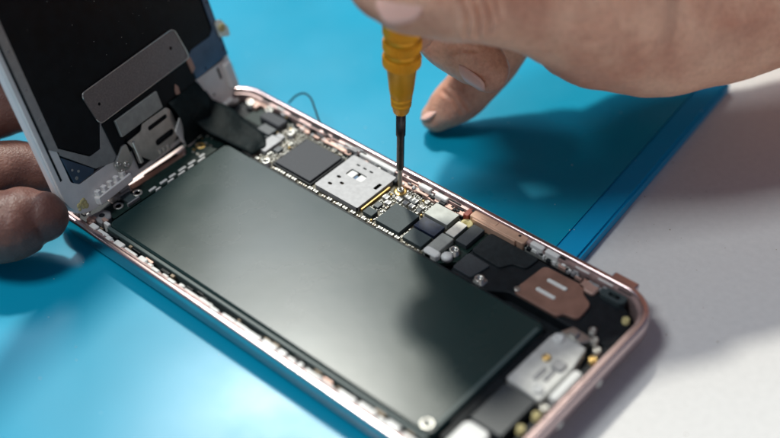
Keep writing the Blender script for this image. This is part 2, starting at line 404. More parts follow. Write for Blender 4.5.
# logic board ------------------------------------------------------
mb = MB()
pl = [(21, 46.9), (92, 46.9), (92, 64.2), (12, 64.2), (12, 47.5), (4.5, 47.5), (4.5, 64), (3.6, 55), (3.6, 47), (21, 46.5)]
mb.prism([(22, 46.9), (88.5, 46.9), (92.2, 50.5), (92.2, 62.6), (62, 62.6), (62, 64.2), (12, 64.2), (12, 49), (22, 49)], -3.9, -2.9)
board = mb.build('logic_board', 'pcb', phone, label='long dark logic board crowded with chips behind the battery')
mb = MB(); mb.prism([(23, 47.1), (83.8, 47.1), (83.8, 62.3), (23, 62.3)], -2.9, -2.86); mb.build('ground_plane', 'pcb_light', board)
def chip(x0, x1, y0, y1, m_, top=-1.8, label=None, name='chip', bev=.06):
    mb = MB(); mb.box(x0, x1, y0, y1, -2.85, top, bev, .15); return mb.build(name, m_, board, origin=((x0+x1)/2, (y0+y1)/2, -2.85), label=label)
chip(33, 45.5, 48.9, 60.9, 'chip', -1.7, 'large square graphite memory chip')
mb = MB(); mb.box(32.4, 46.1, 48.3, 61.5, -2.86, -2.3, .05, .2); mb.build('chip_underfill', 'black', board)
chip(68, 75.6, 48.5, 56.3, 'chip_teal', -1.7, 'square grey processor chip')
chip(76.0, 83.2, 57.6, 62.4, 'tin_grey', -1.4, 'matt silver module', 'metal_module')
chip(76.5, 83.0, 52.9, 57.1, 'chip_navy', -1.8, 'glossy navy chip')
chip(77.1, 82.9, 48.1, 52.3, 'chip_teal', -1.8, 'small grey-teal chip')
chip(63.5, 66.4, 48.9, 51.3, 'chip_teal', -1.8, 'tiny grey chip')
chip(76.2, 78.0, 62.8, 64.0, 'black', -1.4)
# sim shield
sx0, sx1, sy0, sy1 = 47.4, 62.0, 48.6, 63.4
mb = MB(); holes = []
holes.append(rrect(60.1, 61.1, 56.6, 59.0, .15)); holes.append(rrect(50.8, 56.2, 56.4, 59.0, .5))
for hx, hy in ((51.2, 61.0), (53.4, 61.0), (55.6, 61.0)): holes.append(slot(hx, hy, 1.2, .26))
for hx, hy in ((50.3, 54.6), (52.6, 53.2), (50.3, 51.3)): holes.append(slot(hx, hy, 1.3, .42))
mb.holed(rounded([(sx0, sy0), (sx1, sy0), (sx1, sy1), (sx0, sy1)], .5), holes, -1.55, -1.4)
for x0, x1, y0, y1 in ((sx0, sx0+.15, sy0+.4, sy1-.4), (sx1-.15, sx1, sy0+.4, sy1-.4), (sx0+.5, sx1-.5, sy0, sy0+.15), (sx0+.5, sx1-.5, sy1-.15, sy1)): mb.box(x0, x1, y0, y1, -2.9, -1.552)
sim = mb.build('sim_shield', 'tin', board, label='bright silver metal shield with punched window and slots')
mb = MB(); mb.box(50.9, 53.0, 56.3, 59.1, -2.6, -1.75, .1); mb.box(54.0, 56.1, 56.3, 59.1, -2.6, -1.75, .1); mb.box(53.0, 54.0, 56.8, 58.2, -2.6, -2.0, 0, mi=1); mb.build('window_label', ['white_bit', 'blue_shield'], board)
mb = MB(); mb.box(49.6, 53.4, 50.6, 55.2, -2.6, -2.2); mb.build('flash_tape', 'tan', board)
mb = MB(); mb.box(48.6, 60.6, 64.15, 66.3, -2.9, -.9, .2, .3); mb.build('shield_flap', 'white_bit', board, label='raised bright strip beside the silver shield')
mb = MB(); mb.box(62.1, 62.7, 49.5, 60.2, -2.9, -2.1, .05); mb.build('gold_edge', 'gold', board)
mb = MB(); mb.box(60.9, 63.0, 62.0, 65.2, -2.9, -1.6, .2, .3); mb.box(61.4, 62.4, 64.6, 66, -2.9, -1.3, .1); mb.build('latch_block', 'black', board)
# screw the driver turns
mb = MB(); mb.lathe((65.1, 61.3, -2.86), [(1.75, 0), (1.75, .1), (1.2, .12), (0, .12)], 28); mb.build('gold_pad', 'gold', board)
mb = MB(); mb.lathe((65.1, 61.3, -2.7), [(1.0, 0), (1.0, .5), (.8, .7), (.35, .72), (.3, .4), (0, .4)], 24); mb.build('screw', 'steel', board, label='small screw under the screwdriver tip')
# brackets right of the chips
mb = MB(); mb.box(84.0, 87.6, 48.4, 54.9, -2.9, -1.3, .15, .4); mb.box(84.2, 87.0, 47.2, 48.4, -2.9, -1.6, .2, .5); mb.build('connector_cover', 'tin_grey', board, label='brushed grey connector cover')
mb = MB(); mb.box(84.4, 87.2, 55.3, 60.7, -2.9, -1.4, .12, .3); mb.build('connector_cover', 'steel', board)
mb = MB(); mb.lathe((86.1, 61.6, -2.9), [(1.6, 0), (1.6, .9), (1.5, 1.0), (.7, 1.0), (.6, .3), (0, .3)], 24); mb.build('screw_ear', 'glue', board)
chip(87.9, 91.2, 55.0, 62.2, 'chip_dark', -1.6, 'dark connector block', 'board_connector')
mb = MB(); mb.box(84.0, 88.4, 47.2, 49.4, -2.9, -1.2, .3, .9); mb.build('white_tab', 'white_bit', board)
post(89.8, 52.2, -1.5, board, 1.2, h=1.4); 
mb = MB(); mb.lathe((89.6, 49.7, -2.9), [(1.4, 0), (1.4, 1.0), (1.1, 1.4), (0, 1.5)], 18); mb.build('solder_dome', 'white_bit', board)
post(31.0, 47.6, -1.6, board, 1.1, h=1.3); post(27.8, 60.0, -1.6, board, 1.1, h=1.3); post(16.0, 63.6, -1.6, board, 1.15, h=1.3); post(9.8, 62.6, -1.4, phone, 1.2, h=1.4, hole=0.2)
mb = MB(); mb.lathe((21.5, 65.6, -2.6), [(1.5, 0), (1.5, .6), (1.2, .7), (.6, .7), (.5, .1), (0, .1)], 22); mb.build('gold_ring', 'gold', board)

# small components: three kinds, copied
def smd(name, l, w_, h, body, ends='solder'):
    mb = MB(); z = -2.86
    mb.box(-l/2, -l/2+l*.24, -w_/2, w_/2, z, z+h, .05, mi=1); mb.box(l/2-l*.24, l/2, -w_/2, w_/2, z, z+h, .05, mi=1)
    mb.box(-l/2+l*.24, l/2-l*.24, -w_/2*.94, w_/2*.94, z, z+h*.94, .03, mi=0)
    return mb.build(name, [body, ends], board, origin=(0, 0, z))
kinds = [smd('capacitor', 1.0, .55, .5, 'tan'), smd('capacitor', .62, .36, .34, 'ceramic'), smd('resistor', .8, .42, .3, 'black'), smd('capacitor', 1.3, .8, .7, 'ceramic'), smd('inductor', 1.5, 1.25, .8, 'tin', 'solder')]
sizes = [(1.0, .55), (.62, .36), (.8, .42), (1.3, .8), (1.5, 1.25)]
occupied = []
keep = [(32.2, 46.3, 48.2, 61.7), (46.9, 63.1, 48.2, 67), (67.6, 76, 48.1, 56.7), (75.6, 83.6, 57.2, 62.8), (76.1, 83.3, 52.5, 57.5), (76.8, 83.2, 47.8, 52.6), (63.2, 66.7, 48.6, 51.6), (63.2, 67.0, 59.5, 63.2), (83.7, 92, 47, 62.7), (29.6, 32.4, 46, 49), (26.5, 29.2, 58.7, 61.3)]
def free(x, y, l, w_):
    for a, b, c, d in keep + occupied:
        if x+l/2 > a and x-l/2 < b and y+w_/2 > c and y-w_/2 < d: return False
    return True
spots = []
def put(k, x, y, rot):
    l, w_ = sizes[k]
    if rot: l, w_ = w_, l
    if free(x, y, l+.12, w_+.12): occupied.append((x-l/2-.06, x+l/2+.06, y-w_/2-.06, y+w_/2+.06)); spots.append((k, x, y, rot)); return True
for i in range(9): put(3, 34+i*1.35, 61.95+.1, 1)          # row along the memory chip
for x in (67.4, 69.4, 71.4): put(4, x, 58.3, 0)
for x, y in ((66.0, 55.6), (64.2, 56.8), (70.8, 60.4), (68.6, 60.2), (72.8, 58.8), (25.4, 51.2), (25.5, 53.4)): put(4, x, y, 0)
x = 47
for i in range(60):                                         # edge row by the battery
    l = random.choice((0, 3, 3)); put(l, x, 47.5, 0); x += random.uniform(1.05, 2.2)
    if x > 84: break
x = 23
while x < 47: put(random.choice((0, 3)), x, 47.5, 0); x += random.uniform(1.2, 2.4)
for tries in range(14000):
    k = random.choice((0, 1, 1, 1, 2, 2, 3)); rx = random.random()
    if rx < .62: x, y = random.uniform(63, 84), random.uniform(47.4, 62.6)
    else: x, y = random.uniform(23, 47), random.uniform(48, 63.6)
    put(k, x, y, random.random() < .5)
spots.sort(key=lambda s: -sizes[s[0]][0]*sizes[s[0]][1])
used = set()
rest = MB()
for n_, (k, x, y, rot) in enumerate(spots):
    if n_ < 95:
        if k not in used: o = kinds[k]; used.add(k); o.location = (Vector((x, y, -2.86)) - ORG[board])*S
        else: o = kinds[k].copy(); col.objects.link(o); o.parent = board; o.location = (Vector((x, y, -2.86)) - ORG[board])*S
        if rot: o.rotation_euler.z = math.pi/2
    else:
        l, w_ = sizes[k]; h = (.5, .34, .3, .7, .8)[k]; b_ = (0, 1, 2, 1, 3)[k]
        T = (lambda a, b, c, x=x, y=y: (x-b, y+a, c)) if rot else (lambda a, b, c, x=x, y=y: (x+a, y+b, c))
        z = -2.86
        rest.box(-l/2, -l/2+l*.26, -w_/2, w_/2, z, z+h, .04, T=T, mi=3); rest.box(l/2-l*.26, l/2, -w_/2, w_/2, z, z+h, .04, T=T, mi=3)
        rest.box(-l/2+l*.26, l/2-l*.26, -w_/2*.94, w_/2*.94, z, z+h*.94, .02, T=T, mi=b_)
for i, (x, y) in enumerate(((24.2, 49.4), (26.0, 61.8), (30.6, 51.2), (31.2, 56.0), (30.2, 61.6), (64.4, 58.6), (67.0, 62.0), (72.2, 61.8), (74.6, 60.2), (75.2, 57.4), (67.0, 52.4), (66.8, 48.4), (46.6, 47.9), (24.0, 58.4))):
    mb = MB(); mb.lathe((x, y, -2.86), [(.34, 0), (.34, .5), (.22, .62), (0, .62)], 12); mb.build('gold_stud', 'gold' if i % 2 else 'solder', board, origin=(x, y, -2.86))
for x, y, a_, b_ in ((24.0, 55.6, 2.0, 1.5), (29.6, 53.4, 1.8, 2.2), (70.6, 59.8, 2.2, 1.4), (73.8, 58.2, 1.2, 1.2), (64.6, 53.4, 1.6, 2.0)): chip(x-a_/2, x+a_/2, y-b_/2, y+b_/2, 'chip_dark', -2.1, name='small_chip')
for k, o in enumerate(kinds):
    if k not in used: o.location = (Vector((24.4+k*1.6, 63.4, -2.86)) - ORG[board])*S
r_ = rest.build('tiny_components', ['tan', 'ceramic', 'black', 'solder'], board); r_['kind'] = 'stuff'

# region right of the logic board: black modules, copper plate
mb = MB(); mb.prism(rounded([(92.4, 47.2), (103, 47.2), (107.5, 50.2), (134.5, 50.2), (135.5, 52), (135.5, 58), (131.5, 62.6), (92.4, 63.2)], 1.2), -5.7, -2.7, .3)
spk = mb.build('antenna_module', 'black', phone, label='black plastic antenna module')
mb = MB(); mb.prism(rounded([(92.6, 55.0), (101.5, 54.6), (103.0, 57.5), (106.5, 58.2), (107.0, 62.8), (92.6, 62.8)], 1.0), -2.7, -2.1, .15); mb.build('flex_sheet', 'black_flex', spk)
mb = MB(); mb.prism(rounded([(92.6, 48.0), (98.2, 48.0), (99.4, 53.9), (92.6, 54.2)], .8), -2.7, -2.2, .15); mb.build('flex_sheet', 'chip_dark', spk)
mb = MB(); mb.prism(rounded([(108.4, 51.0), (109.4, 61.6), (120.6, 61.8), (121.4, 59.6), (124.8, 58.0), (125.2, 52.4), (121.6, 51.8), (121.0, 50.2), (109.6, 50.2)], 1.3), -2.7, -1.9, .15)
cp = mb.build('copper_plate', 'copper', phone, label='square coppery pink plate with two silver bars')
for yy, xa, xb, blob in ((54.2, 112.4, 117.6, 0), (58.1, 112.6, 118.0, 1)):
    mb = MB(); mb.prism(slot((xa+xb)/2, yy, xb-xa, .5), -1.95, -1.6, .08)
    bx = xa+.5 if blob == 0 else xb-.5
    mb.lathe((bx, yy, -1.75), [(.62, 0), (.62, .1), (.4, .25), (0, .3)], 14); mb.build('contact_bar', 'white_bit', cp)
mb = MB()
mb.lathe((109.0, 51.4, -1.95), [(.8, 0), (.8, .12), (.5, .2), (0, .2)], 14); mb.build('rivet', 'steel', cp)
# dock side
mb = MB(); mb.prism(rounded([(123.2, 28.6), (123.4, 44.4), (125.0, 46.4), (131.6, 46.2), (132.6, 40), (132.4, 27.8)], .5), -5.7, -1.7, .2)
dock = mb.build('port_bracket', 'dock_tin', phone, label='pale grey metal cover over the charging port')
mb = MB(); mb.lathe((126.6, 38.4, -1.7), [(1.0, 0), (1.0, .35), (.8, .5), (.3, .5), (.2, .3), (0, .3)], 20); mb.build('gold_screw', 'gold', dock)
for x, y in ((125.3, 44.6), (130.3, 30.2)):
    mb = MB(); mb.lathe((x, y, -1.7), [(1.35, 0), (1.35, .4), (1.1, .6), (.4, .6), (.3, .3), (0, .3)], 20); mb.build('white_screw', 'white_bit', dock)
mb = MB(); mb.box(127.6, 128.6, 32, 36, -1.7, -1.4, .1, .2); mb.box(129.4, 130.4, 33, 36.6, -1.7, -1.3, .1, .2); mb.box(128.6, 131.5, 36.8, 39.6, -1.7, -1.1, .2, .5); mb.build('raised_clips', 'tin', dock)
mb = MB(); mb.box(133.2, 135.4, 29.6, 39.6, -4.2, -1.2, .35, .9); mb.build('white_bar', 'white_bit', phone)
mb = MB(); mb.box(123.6, 131.8, 15.4, 27.6, -5.7, -2.0, .2, .5); mb.build('vibration_motor', 'chip_dark', phone, label='slate grey rectangular motor block')
mb = MB(); mb.box(123.5, 130, 6.5, 14.9, -5.7, -1.7, .4, 1.6); mb.build('white_cap', 'white_bit', phone)
mb = MB(); mb.prism(rounded([(124, 47), (129.5, 46.8), (131.5, 49.8), (125.5, 50.2)], .4), -5.7, -2.2, .2); mb.box(126, 128, 47.2, 49.4, -2.4, -1.4, .2, .4); mb.build('metal_corner_block', 'steel', phone)
for x, y, m_ in ((129.6, 51.6, 'steel'), (133.6, 47.4, 'steel'), (134.4, 44.6, 'gold'), (134.2, 27.2, 'steel'), (134.0, 24.6, 'glue'), (133.6, 19.8, 'glue'), (133.5, 58.8, 'glue'), (131.5, 49.5, 'steel')):
    post(x, y, -1.7, phone, .85, 'screw_head', m_, h=1.6, hole=.3)
mb = MB(); grid_bits(mb, 112, 124, 63.4, -2.0, [0, 1, 2], .6, .9, .5, (.7, 2)); mb.build('antenna_clips', ['copper_light', 'tin', 'copper'], phone)
mb = MB(); mb.box(119, 123.5, 60.8, 64.2, -3.6, -1.9, .3, .8); mb.build('pink_foil_tab', 'copper_light', phone)
mb = MB(); mb.holed(rrect(124, 130.5, 61.6, 64.8, 1.4), [rrect(126, 129, 62.6, 63.8, .5)], -3.4, -1.6); mb.build('camera_ring', 'chip_teal', phone)
mb = MB(); mb.box(133.6, 135.9, 8, 26, -5.0, -3.2, .2); mb.box(133.6, 135.9, 40, 56, -5.0, -3.0, .2); mb.build('port_wall', 'black', phone)

# left end: flex board along the battery
mb = MB(); mb.prism(rounded([(12.1, 8.5), (16.9, 8.5), (16.9, 47), (9.5, 47), (9.5, 38.5), (12.0, 37.5)], .5), -3.9, -2.2)
fb = mb.build('flex_board', 'pcb', phone, label='narrow dark green board along the battery end')
for x, y in ((14.0, 12.3), (13.9, 18.6), (12.4, 41.6)):
    mb = MB(); mb.lathe((x, y, -2.2), [(1.3, 0), (1.3, .12), (.8, .12), (.75, -.02), (0, -.02)], 24); mb.build('screw_pad', 'gold' if y > 40 else 'solder', fb, origin=(x, y, -2.2))
for y in (20.8, 24.5, 27.6, 30.8, 34.2, 38):
    mb = MB(); mb.box(15.6, 16.3, y, y+random.uniform(1.6, 2.6), -2.2, -1.85, .06, .1); mb.build('white_pad', 'white_bit', fb)
for y in (22, 26, 29.6, 33, 36.4):
    mb = MB(); mb.box(16.95, 17.45, y, y+random.uniform(1.4, 2.4), -3, -1.7, .06, .1); mb.build('edge_contact', 'white_bit', fb)
mb = MB(); mb.box(12.5, 16, 14.2, 16.9, -2.2, -1.3, .1, .2); mb.build('board_connector', 'chip_teal', fb)
mb = MB(); mb.box(12.0, 12.5, 13.6, 17.4, -2.6, -1.1, .05); mb.box(16, 16.4, 13.6, 17.4, -2.6, -1.2, .05); mb.build('connector_frame', 'tin', fb)
for i in range(16):
    x, y = random.uniform(10.2, 14.8), random.uniform(37.5, 46); k = random.random()
    mb = MB(); mb.box(x, x+random.uniform(.4, .9), y, y+random.uniform(.3, .6), -2.2, -1.95, .03); mb.build('solder_mark', 'solder' if k < .7 else 'gold', fb)
mb = MB(); mb.box(6.5, 12.0, 10, 40, -5.7, -4.2); mb.box(10.2, 11.9, 18.4, 37, -4.2, -2.9, .1); mb.build('pink_floor_strip', 'pink_white', phone, label='bare pink strip in the tray beside the display hinge')
mb = MB(); mb.box(9.0, 10.1, 24.5, 35.8, -4.2, -2.6, .15, .3); mb.build('black_bar', 'black', phone)
mb = MB(); mb.prism(rounded([(9.6, 19.2), (11.6, 19.0), (11.8, 36.2), (10.3, 37)], .3), -2.9, -2.5, .05); mb.build('brown_foil', 'copper', phone)
mb = MB(); mb.prism(rounded([(11.6, 5.4), (15.8, 5.0), (16.4, 8.2), (14.2, 9.6), (12.4, 8.8)], .7), -4, -1.7, .2); lb = mb.build('corner_bracket', 'tin', phone, label='bright silver bracket in the near corner')
mb = MB(); mb.lathe((14.0, 7.1, -1.7), [(.75, .06), (.7, .06), (0, .02)], 18); mb.build('bracket_hole', 'black', lb)
mb = MB(); mb.box(8.6, 11.8, 15.2, 18.4, -4, -.6, .25, .5); mb.box(8.2, 12, 13.2, 15, -4, -1.2, .2, .4); mb.build('silver_corner_clip', 'tin', phone)
mb = MB(); 
for i in range(12):
    x = random.uniform(6.5, 17); y = random.uniform(2.6, 6); mb.box(x, x+random.uniform(.8, 2.2), y, y+random.uniform(.5, 1.2), -4, -1.9+random.uniform(0, .8), .15, .2, mi=random.choice((0, 0, 1, 2)))
mb.build('corner_details', ['copper_light', 'tin', 'white_bit'], phone)
mb = MB(); mb.box(4.2, 11.9, 3.4, 12.5, -5.7, -2.8, .3); mb.build('dark_corner_block', 'black', phone)

# far-left corner: cameras, connectors, foils
mb = MB(); mb.box(3.4, 12, 48, 63.5, -5.7, -3.4, .3, 1.5); mb.box(12, 30, 64.3, 65.4, -5.7, -2.6, .1); mb.build('speaker_module', 'black', phone)
mb = MB(); mb.lathe((3.2, 61.4, -3.4), [(2.3, 0), (2.3, .8), (2.0, 1.2), (1.2, 1.3), (0, 1.3)], 26); mb.build('camera_lens_cap', 'white_pl', phone)
mb = MB(); mb.lathe((5.5, 53.5, -3.4), [(2.2, 0), (2.2, .7), (1.8, .8), (1.5, .2), (0, .2)], 26); mb.build('camera_ring', 'copper', phone)
mb = MB(); mb.prism(rounded([(7.8, 64.9), (15.5, 65.6), (15.5, 63.4), (12.5, 63.8), (12.5, 61.8), (7.8, 62.6)], .3), -3.6, -1.8, .1); mb.build('pink_contact', 'copper_light', phone)
mb = MB(); mb.box(8, 12.5, 64.6, 66.0, -3, -1.6, .1, .2); mb.box(15, 24, 65.2, 66.2, -4, -2.1, .1, .2); mb.build('copper_rim_strip', 'copper', phone)
mb = MB(); mb.box(16.6, 24.2, 59.2, 62.8, -2.9, -1.0, .3, .7); mb.build('grey_connector', 'chip', board, label='grey rounded connector block near the far corner')
mb = MB(); mb.box(19.5, 24.2, 55.4, 58.6, -2.9, -1.5, .2, .4); mb.build('grey_connector', 'chip_dark', board)
mb = MB(); mb.box(24.6, 28.2, 50.0, 56.4, -2.86, -1.6, .12, .3); mb.box(25.2, 27.6, 56.6, 58.2, -2.86, -1.9, .1); mb.build('silver_can', 'tin', board)
mb = MB(); mb.lathe((15.6, 52.6, -1.4), [(1.2, -1.4), (1.2, 0), (.9, .2), (0, .25)], 16); mb.build('white_button', 'white_bit', phone)
# black tape lying over the corner
rows = []
tape = [((9.5, 43.0, 4.6), (4.2, 52.5, 5.4)), ((9.3, 43.6, 3.0), (5.6, 53.0, 3.2)), ((13.6, 44.2, 1.2), (9.6, 54.6, 1.6)), ((17.6, 45.4, -.2), (14.4, 55.4, .2)), ((21.4, 46.4, -.7), (19.6, 55.2, -.9)), ((24.6, 46.6, -1.1), (23.8, 54.2, -1.2)), ((26.6, 46.7, -1.4), (26.8, 52.0, -1.5))]
for i in range(19):
    q = i/18*(len(tape)-1); k = min(int(q), len(tape)-2); f_ = q-k
    p0 = Vector(tape[k][0]).lerp(Vector(tape[k+1][0]), f_); p1 = Vector(tape[k][1]).lerp(Vector(tape[k+1][1]), f_); row = []
    for j in range(9):
        t_ = j/8; p = p0.lerp(p1, t_); p.z += .3*math.sin(t_*6.5 + i*.45)*(1-i/22) + .3*math.sin(i*.9 + t_*2)
        p.x += .25*math.sin(t_*11+i); row.append(tuple(p))
    rows.append(row)
mb = MB(); mb.strip(rows, .35); mb.build('black_tape', 'cloth', phone, label='crumpled black tape over the far corner of the board')
mb = MB(); mb.box(13, 24, 51.5, 57.5, -3, -2.2, .2, .8); mb.build('black_flex', 'cloth', phone)
# stray antenna wire
mb = MB(); wp = [Vector(p) for p in ((19.3, 68.0, -.6), (20.6, 69.8, 1.4), (22.6, 71.0, 2.4), (25.2, 70.8, 2.2), (28.4, 69.0, 1.2), (32, 66.8, .1), (35.6, 65.2, -.8), (38.5, 64.4, -1.2))]
pts = []
for i in range(len(wp)-1):
    for k in range(6):
        t_ = k/6; p0, p1, p2, p3 = wp[max(i-1, 0)], wp[i], wp[i+1], wp[min(i+2, len(wp)-1)]
        pts.append(.5*((2*p1) + (p2-p0)*t_ + (2*p0-5*p1+4*p2-p3)*t_*t_ + (3*p1-p0-3*p2+p3)*t_**3))
mb.tube(pts, .25, 8); wire = mb.build('antenna_wire', 'black_flex', phone, label='thin stray wire looping out over the far rim')
mb = MB(); mb.tube(pts[18:24], .22, 8); mb.build('wire_crimp', 'gold', wire)
mb = MB()
for i in range(3): mb.box(44.5+i*.9, 47.5+i*.8, 64.2+i*.5, 64.7+i*.5, -2, -1+.2*i, .1)
mb.build('silver_springs', 'tin', phone)

# ------------------------------------------------------------------ display folded up on its hinge
DO = Vector((14.0, -1.2, .3)); Ds = Vector((-.30, 0, .954)).normalized(); Dw = Vector((-.145, .989, -.04)); Dw = (Dw - Ds*Dw.dot(Ds)).normalized(); Dn = Dw.cross(Ds)
def TD(a, s, h): p = DO + Dw*a + Ds*s + Dn*h; return (p.x, p.y, p.z)
mb = MB(); mb.prism(rrect(0, 66.6, 0, 137.6, 8.5, 8), -2.3, -.5, .3, T=TD)
disp = mb.build('display', ['white_gl'], phone, origin=TD(33, 0, -1), label='display assembly standing up with its inner side showing')
fr = rrect(.5, 66.1, .6, 137, 7.6, 8)
mb = MB(); mb.holed(fr, [rounded([(4.3, 136), (4.3, 10.2), (6.3, 8.4), (19, 8.2), (20, 9.6), (49, 9.8), (50, 12.2), (64.6, 12.2), (65.2, 14), (65.2, 136)], .5)], -.5, .35, T=TD)
mb.build('bezel_frame', 'white_pl', disp, label='white plastic bezel frame')
mb = MB(); mb.box(1.7, 2.3, 12, 134, .36, .42, T=TD); mb.build('bezel_gap', 'black', disp)
mb = MB(); mb.box(4.3, 65.2, 8.4, 136, -.49, -.3, T=TD); mb.build('display_backing', 'black', disp)
# shield strips
mb = MB(); mb.holed([(2.35, 20.5), (4.75, 18.4), (4.75, 134), (2.35, 134)], [circle(3.5, y, .28, 10) for y in (28, 36, 46, 58, 70, 84)], .36, .62, T=TD)
mb.build('side_strip', 'shield', disp)
mb = MB(); mb.prism(rounded([(4.9, 135), (4.9, 19.8), (12.4, 13.0), (15.8, 13.0), (18.4, 19.2), (53.6, 18.6), (54.4, 19.4), (62.2, 19.3), (63.4, 21), (63.4, 135)], .6), -.3, .55, .12, T=TD)
mb.build('black_backplate', 'lcd_back', disp, label='black backplate of the display')
mb = MB(); mb.prism(rounded([(4.6, 17.6), (4.9, 19.4), (12.2, 12.8), (15.9, 12.8), (19.2, 19.0), (22, 19), (22, 9.8), (19.5, 7.2), (12.4, 9.2)], .3), -.3, .45, .05, T=TD)
mb.build('shield_wing', 'shield', disp)
mb = MB(); mb.prism(rounded([(4.6, 17.0), (12.0, 9.4), (11.4, 8.6), (5.2, 8.6)], .3), -.3, .3, .05, T=TD)
for a, s_, r in ((6.3, 10.2, .45), (7.6, 11.4, .35), (6.1, 12.6, .3)): mb.lathe((a, s_, .3), [(r, 0), (r, .12), (r*.5, .12), (0, .0)], 14, T=TD, mi=1)
mb.build('dark_corner_shield', ['blue_shield', 'tin_grey'], disp)
mb = MB(); mb.holed(rounded([(52.4, 18.9), (54.3, 20.2), (62.0, 20.2), (63.9, 21.6), (63.9, 60), (66.0, 60), (66.0, 13.0), (52.4, 12.4)], .4), [circle(56.8, 13.6, .3, 10), circle(64.9, 15.0, .35, 10), circle(64.9, 17.8, .35, 10), circle(65.0, 28.8, .35, 10)], .36, .7, T=TD)
mb.build('blue_sheen_plate', 'blue_shield', disp, label='metal plate in the corner of the display with a blue reflection painted in')
# brown plate with bright rim
pp = rounded([(16.6, 27.6), (51.0, 28.2), (52.5, 20.6), (52.5, 18.9), (18.3, 18.3)], 1.7, 6)
mb = MB(); mb.holed(inset(pp[::-1], .32)[::-1] if False else pp, [circle(20.6, 22.8, .45, 12), circle(47.9, 24.0, .5, 12)], .56, .9, T=TD)
pl_ = mb.build('steel_plate', 'brown_steel', disp, label='grey brown bead blasted plate with bright bevelled rim')
mb = MB(); P3 = [TD(a, s_, .92) for a, s_ in pp]; mb.tube(P3[:], .17, 8); mb.build('plate_rim', 'steel', pl_)
# black flex area under the plate
mb = MB(); mb.prism(rounded([(19.0, 17.9), (52.0, 18.3), (52.0, 9.8), (46, 6.0), (28, 6.5), (19.6, 8.2)], .4), .46, .75, .05, T=TD); mb.build('black_flex', 'lcd_back', disp)
mb = MB(); mb.box(22.6, 38.0, 12.2, 16.9, .76, 1.5, .1, .2, T=TD); mb.build('grey_bar', 'tin_grey', disp, label='plain grey metal bar')
mb = MB(); mb.prism(rounded([(51.3, 18.8), (53.0, 18.9), (53.2, 15.4), (51.6, 14.6)], .2), .72, 1.0, .05, T=TD); mb.prism(rounded([(44.0, 13.6), (44.9, 15.2), (45.6, 14.0), (45.3, 12.2), (44.0, 12.4)], .2), .76, 1.0, .03, T=TD); mb.build('pink_foil', 'copper', disp)
# metal bracket with two slots
bp = rounded([(23.2, 10.4), (28.6, 10.6), (29.6, 12.0), (38.6, 11.8), (39.8, 10.4), (40.2, 4.2), (37.0, 2.4), (28.6, 1.6), (25.8, 4.6)], .6)
mb = MB(); mb.holed(bp, [slot(34.4, 9.8, 7.2, .6), slot(34.8, 5.2, 7.0, .85)], 1.3, 1.65, T=TD)
br = mb.build('hinge_bracket', 'steel', disp, label='stamped steel bracket with two long slots')
mb = MB(); mb.box(24, 40, 2, 11, .76, .95, T=TD); mb.build('bracket_back', 'black', br)
for a, s_ in ((33.0, 2.6), (34.6, 2.4), (31.6, 2.7)):
    mb = MB(); mb.box(a-.5, a+.5, s_-.7, s_+.7, 1.64, 2.1, .15, .3, T=TD); mb.build('bracket_tab', 'steel', br)
mb = MB(); mb.prism(rounded([(17.4, 7.0), (21.6, 10.2), (23.2, 10.0), (23.2, 5.0), (21, 3.8), (18, 4.6)], .5), .6, 1.2, .1, T=TD)
mb.box(24.3, 25.4, 3.4, 9.8, 1.2, 2.2, .2, .3, T=TD); mb.build('flex_clamp', 'steel', disp)
for a, s_, r in ((18.6, 6.8, .8), (20.8, 5.4, .95), (18.9, 4.6, .65)):
    mb = MB(); mb.lathe((a, s_, 1.15), [(r, 0), (r, .3), (r*.8, .45), (r*.35, .45), (r*.3, .2), (0, .2)], 18, T=TD); mb.build('clamp_screw', 'steel', disp)
# tab with hole on the far edge
mb = MB(); mb.holed(rounded([(64.8, 22.8), (64.8, 18.6), (68.6, 17.2), (69.0, 19.6), (67.2, 22.8)], .5), [circle(66.6, 20.5, .75, 14)], .2, 1.2, T=TD); mb.build('screw_lug', 'steel', disp)
mb = MB(); mb.lathe((66.6, 20.5, 1.2), [(1.15, -.2), (1.15, .25), (.8, .3), (.75, 0)], 18, T=TD); mb.build('lug_bush', 'glue', disp)
# white plastic foot with ribs
mb = MB(); mb.box(8.5, 20.5, .9, 3.3, .35, 2.0, .3, .5, T=TD)
for i in range(5): mb.box(9.2+i*2.2, 10.4+i*2.2, 3.2, 4.6, .35, 1.7, .2, .25, T=TD)
mb.build('ribbed_foot', 'white_pl', disp, label='white ribbed plastic foot')
mb = MB(); mb.box(62.6, 65.6, 3.6, 11.5, .35, 1.6, .4, 1.0, T=TD); mb.box(52, 62, .8, 1.8, .3, 1.3, .2, T=TD); mb.build('corner_lip', 'white_pl', disp)
mb = MB(); mb.box(60.6, 61.3, 8.0, 11.4, .35, .5, .03, .3, T=TD); mb.lathe((56.6, 5.6, .35), [(.35, 0), (.3, .06), (0, .06)], 12, T=TD); mb.build('frame_slot', 'black', disp)
mb = MB()
for k in range(9): a, s_, r = 4.4+random.uniform(-1.8, 2.2), 3.6+random.uniform(-1, 1.6), random.uniform(.4, .9); mb.lathe((a, s_, .34), [(r, 0), (r*.8, .14), (r*.4, .22), (0, .24)], 10, T=TD)
mb.build('dried_glue', 'glue', disp, label='yellowish dried glue')
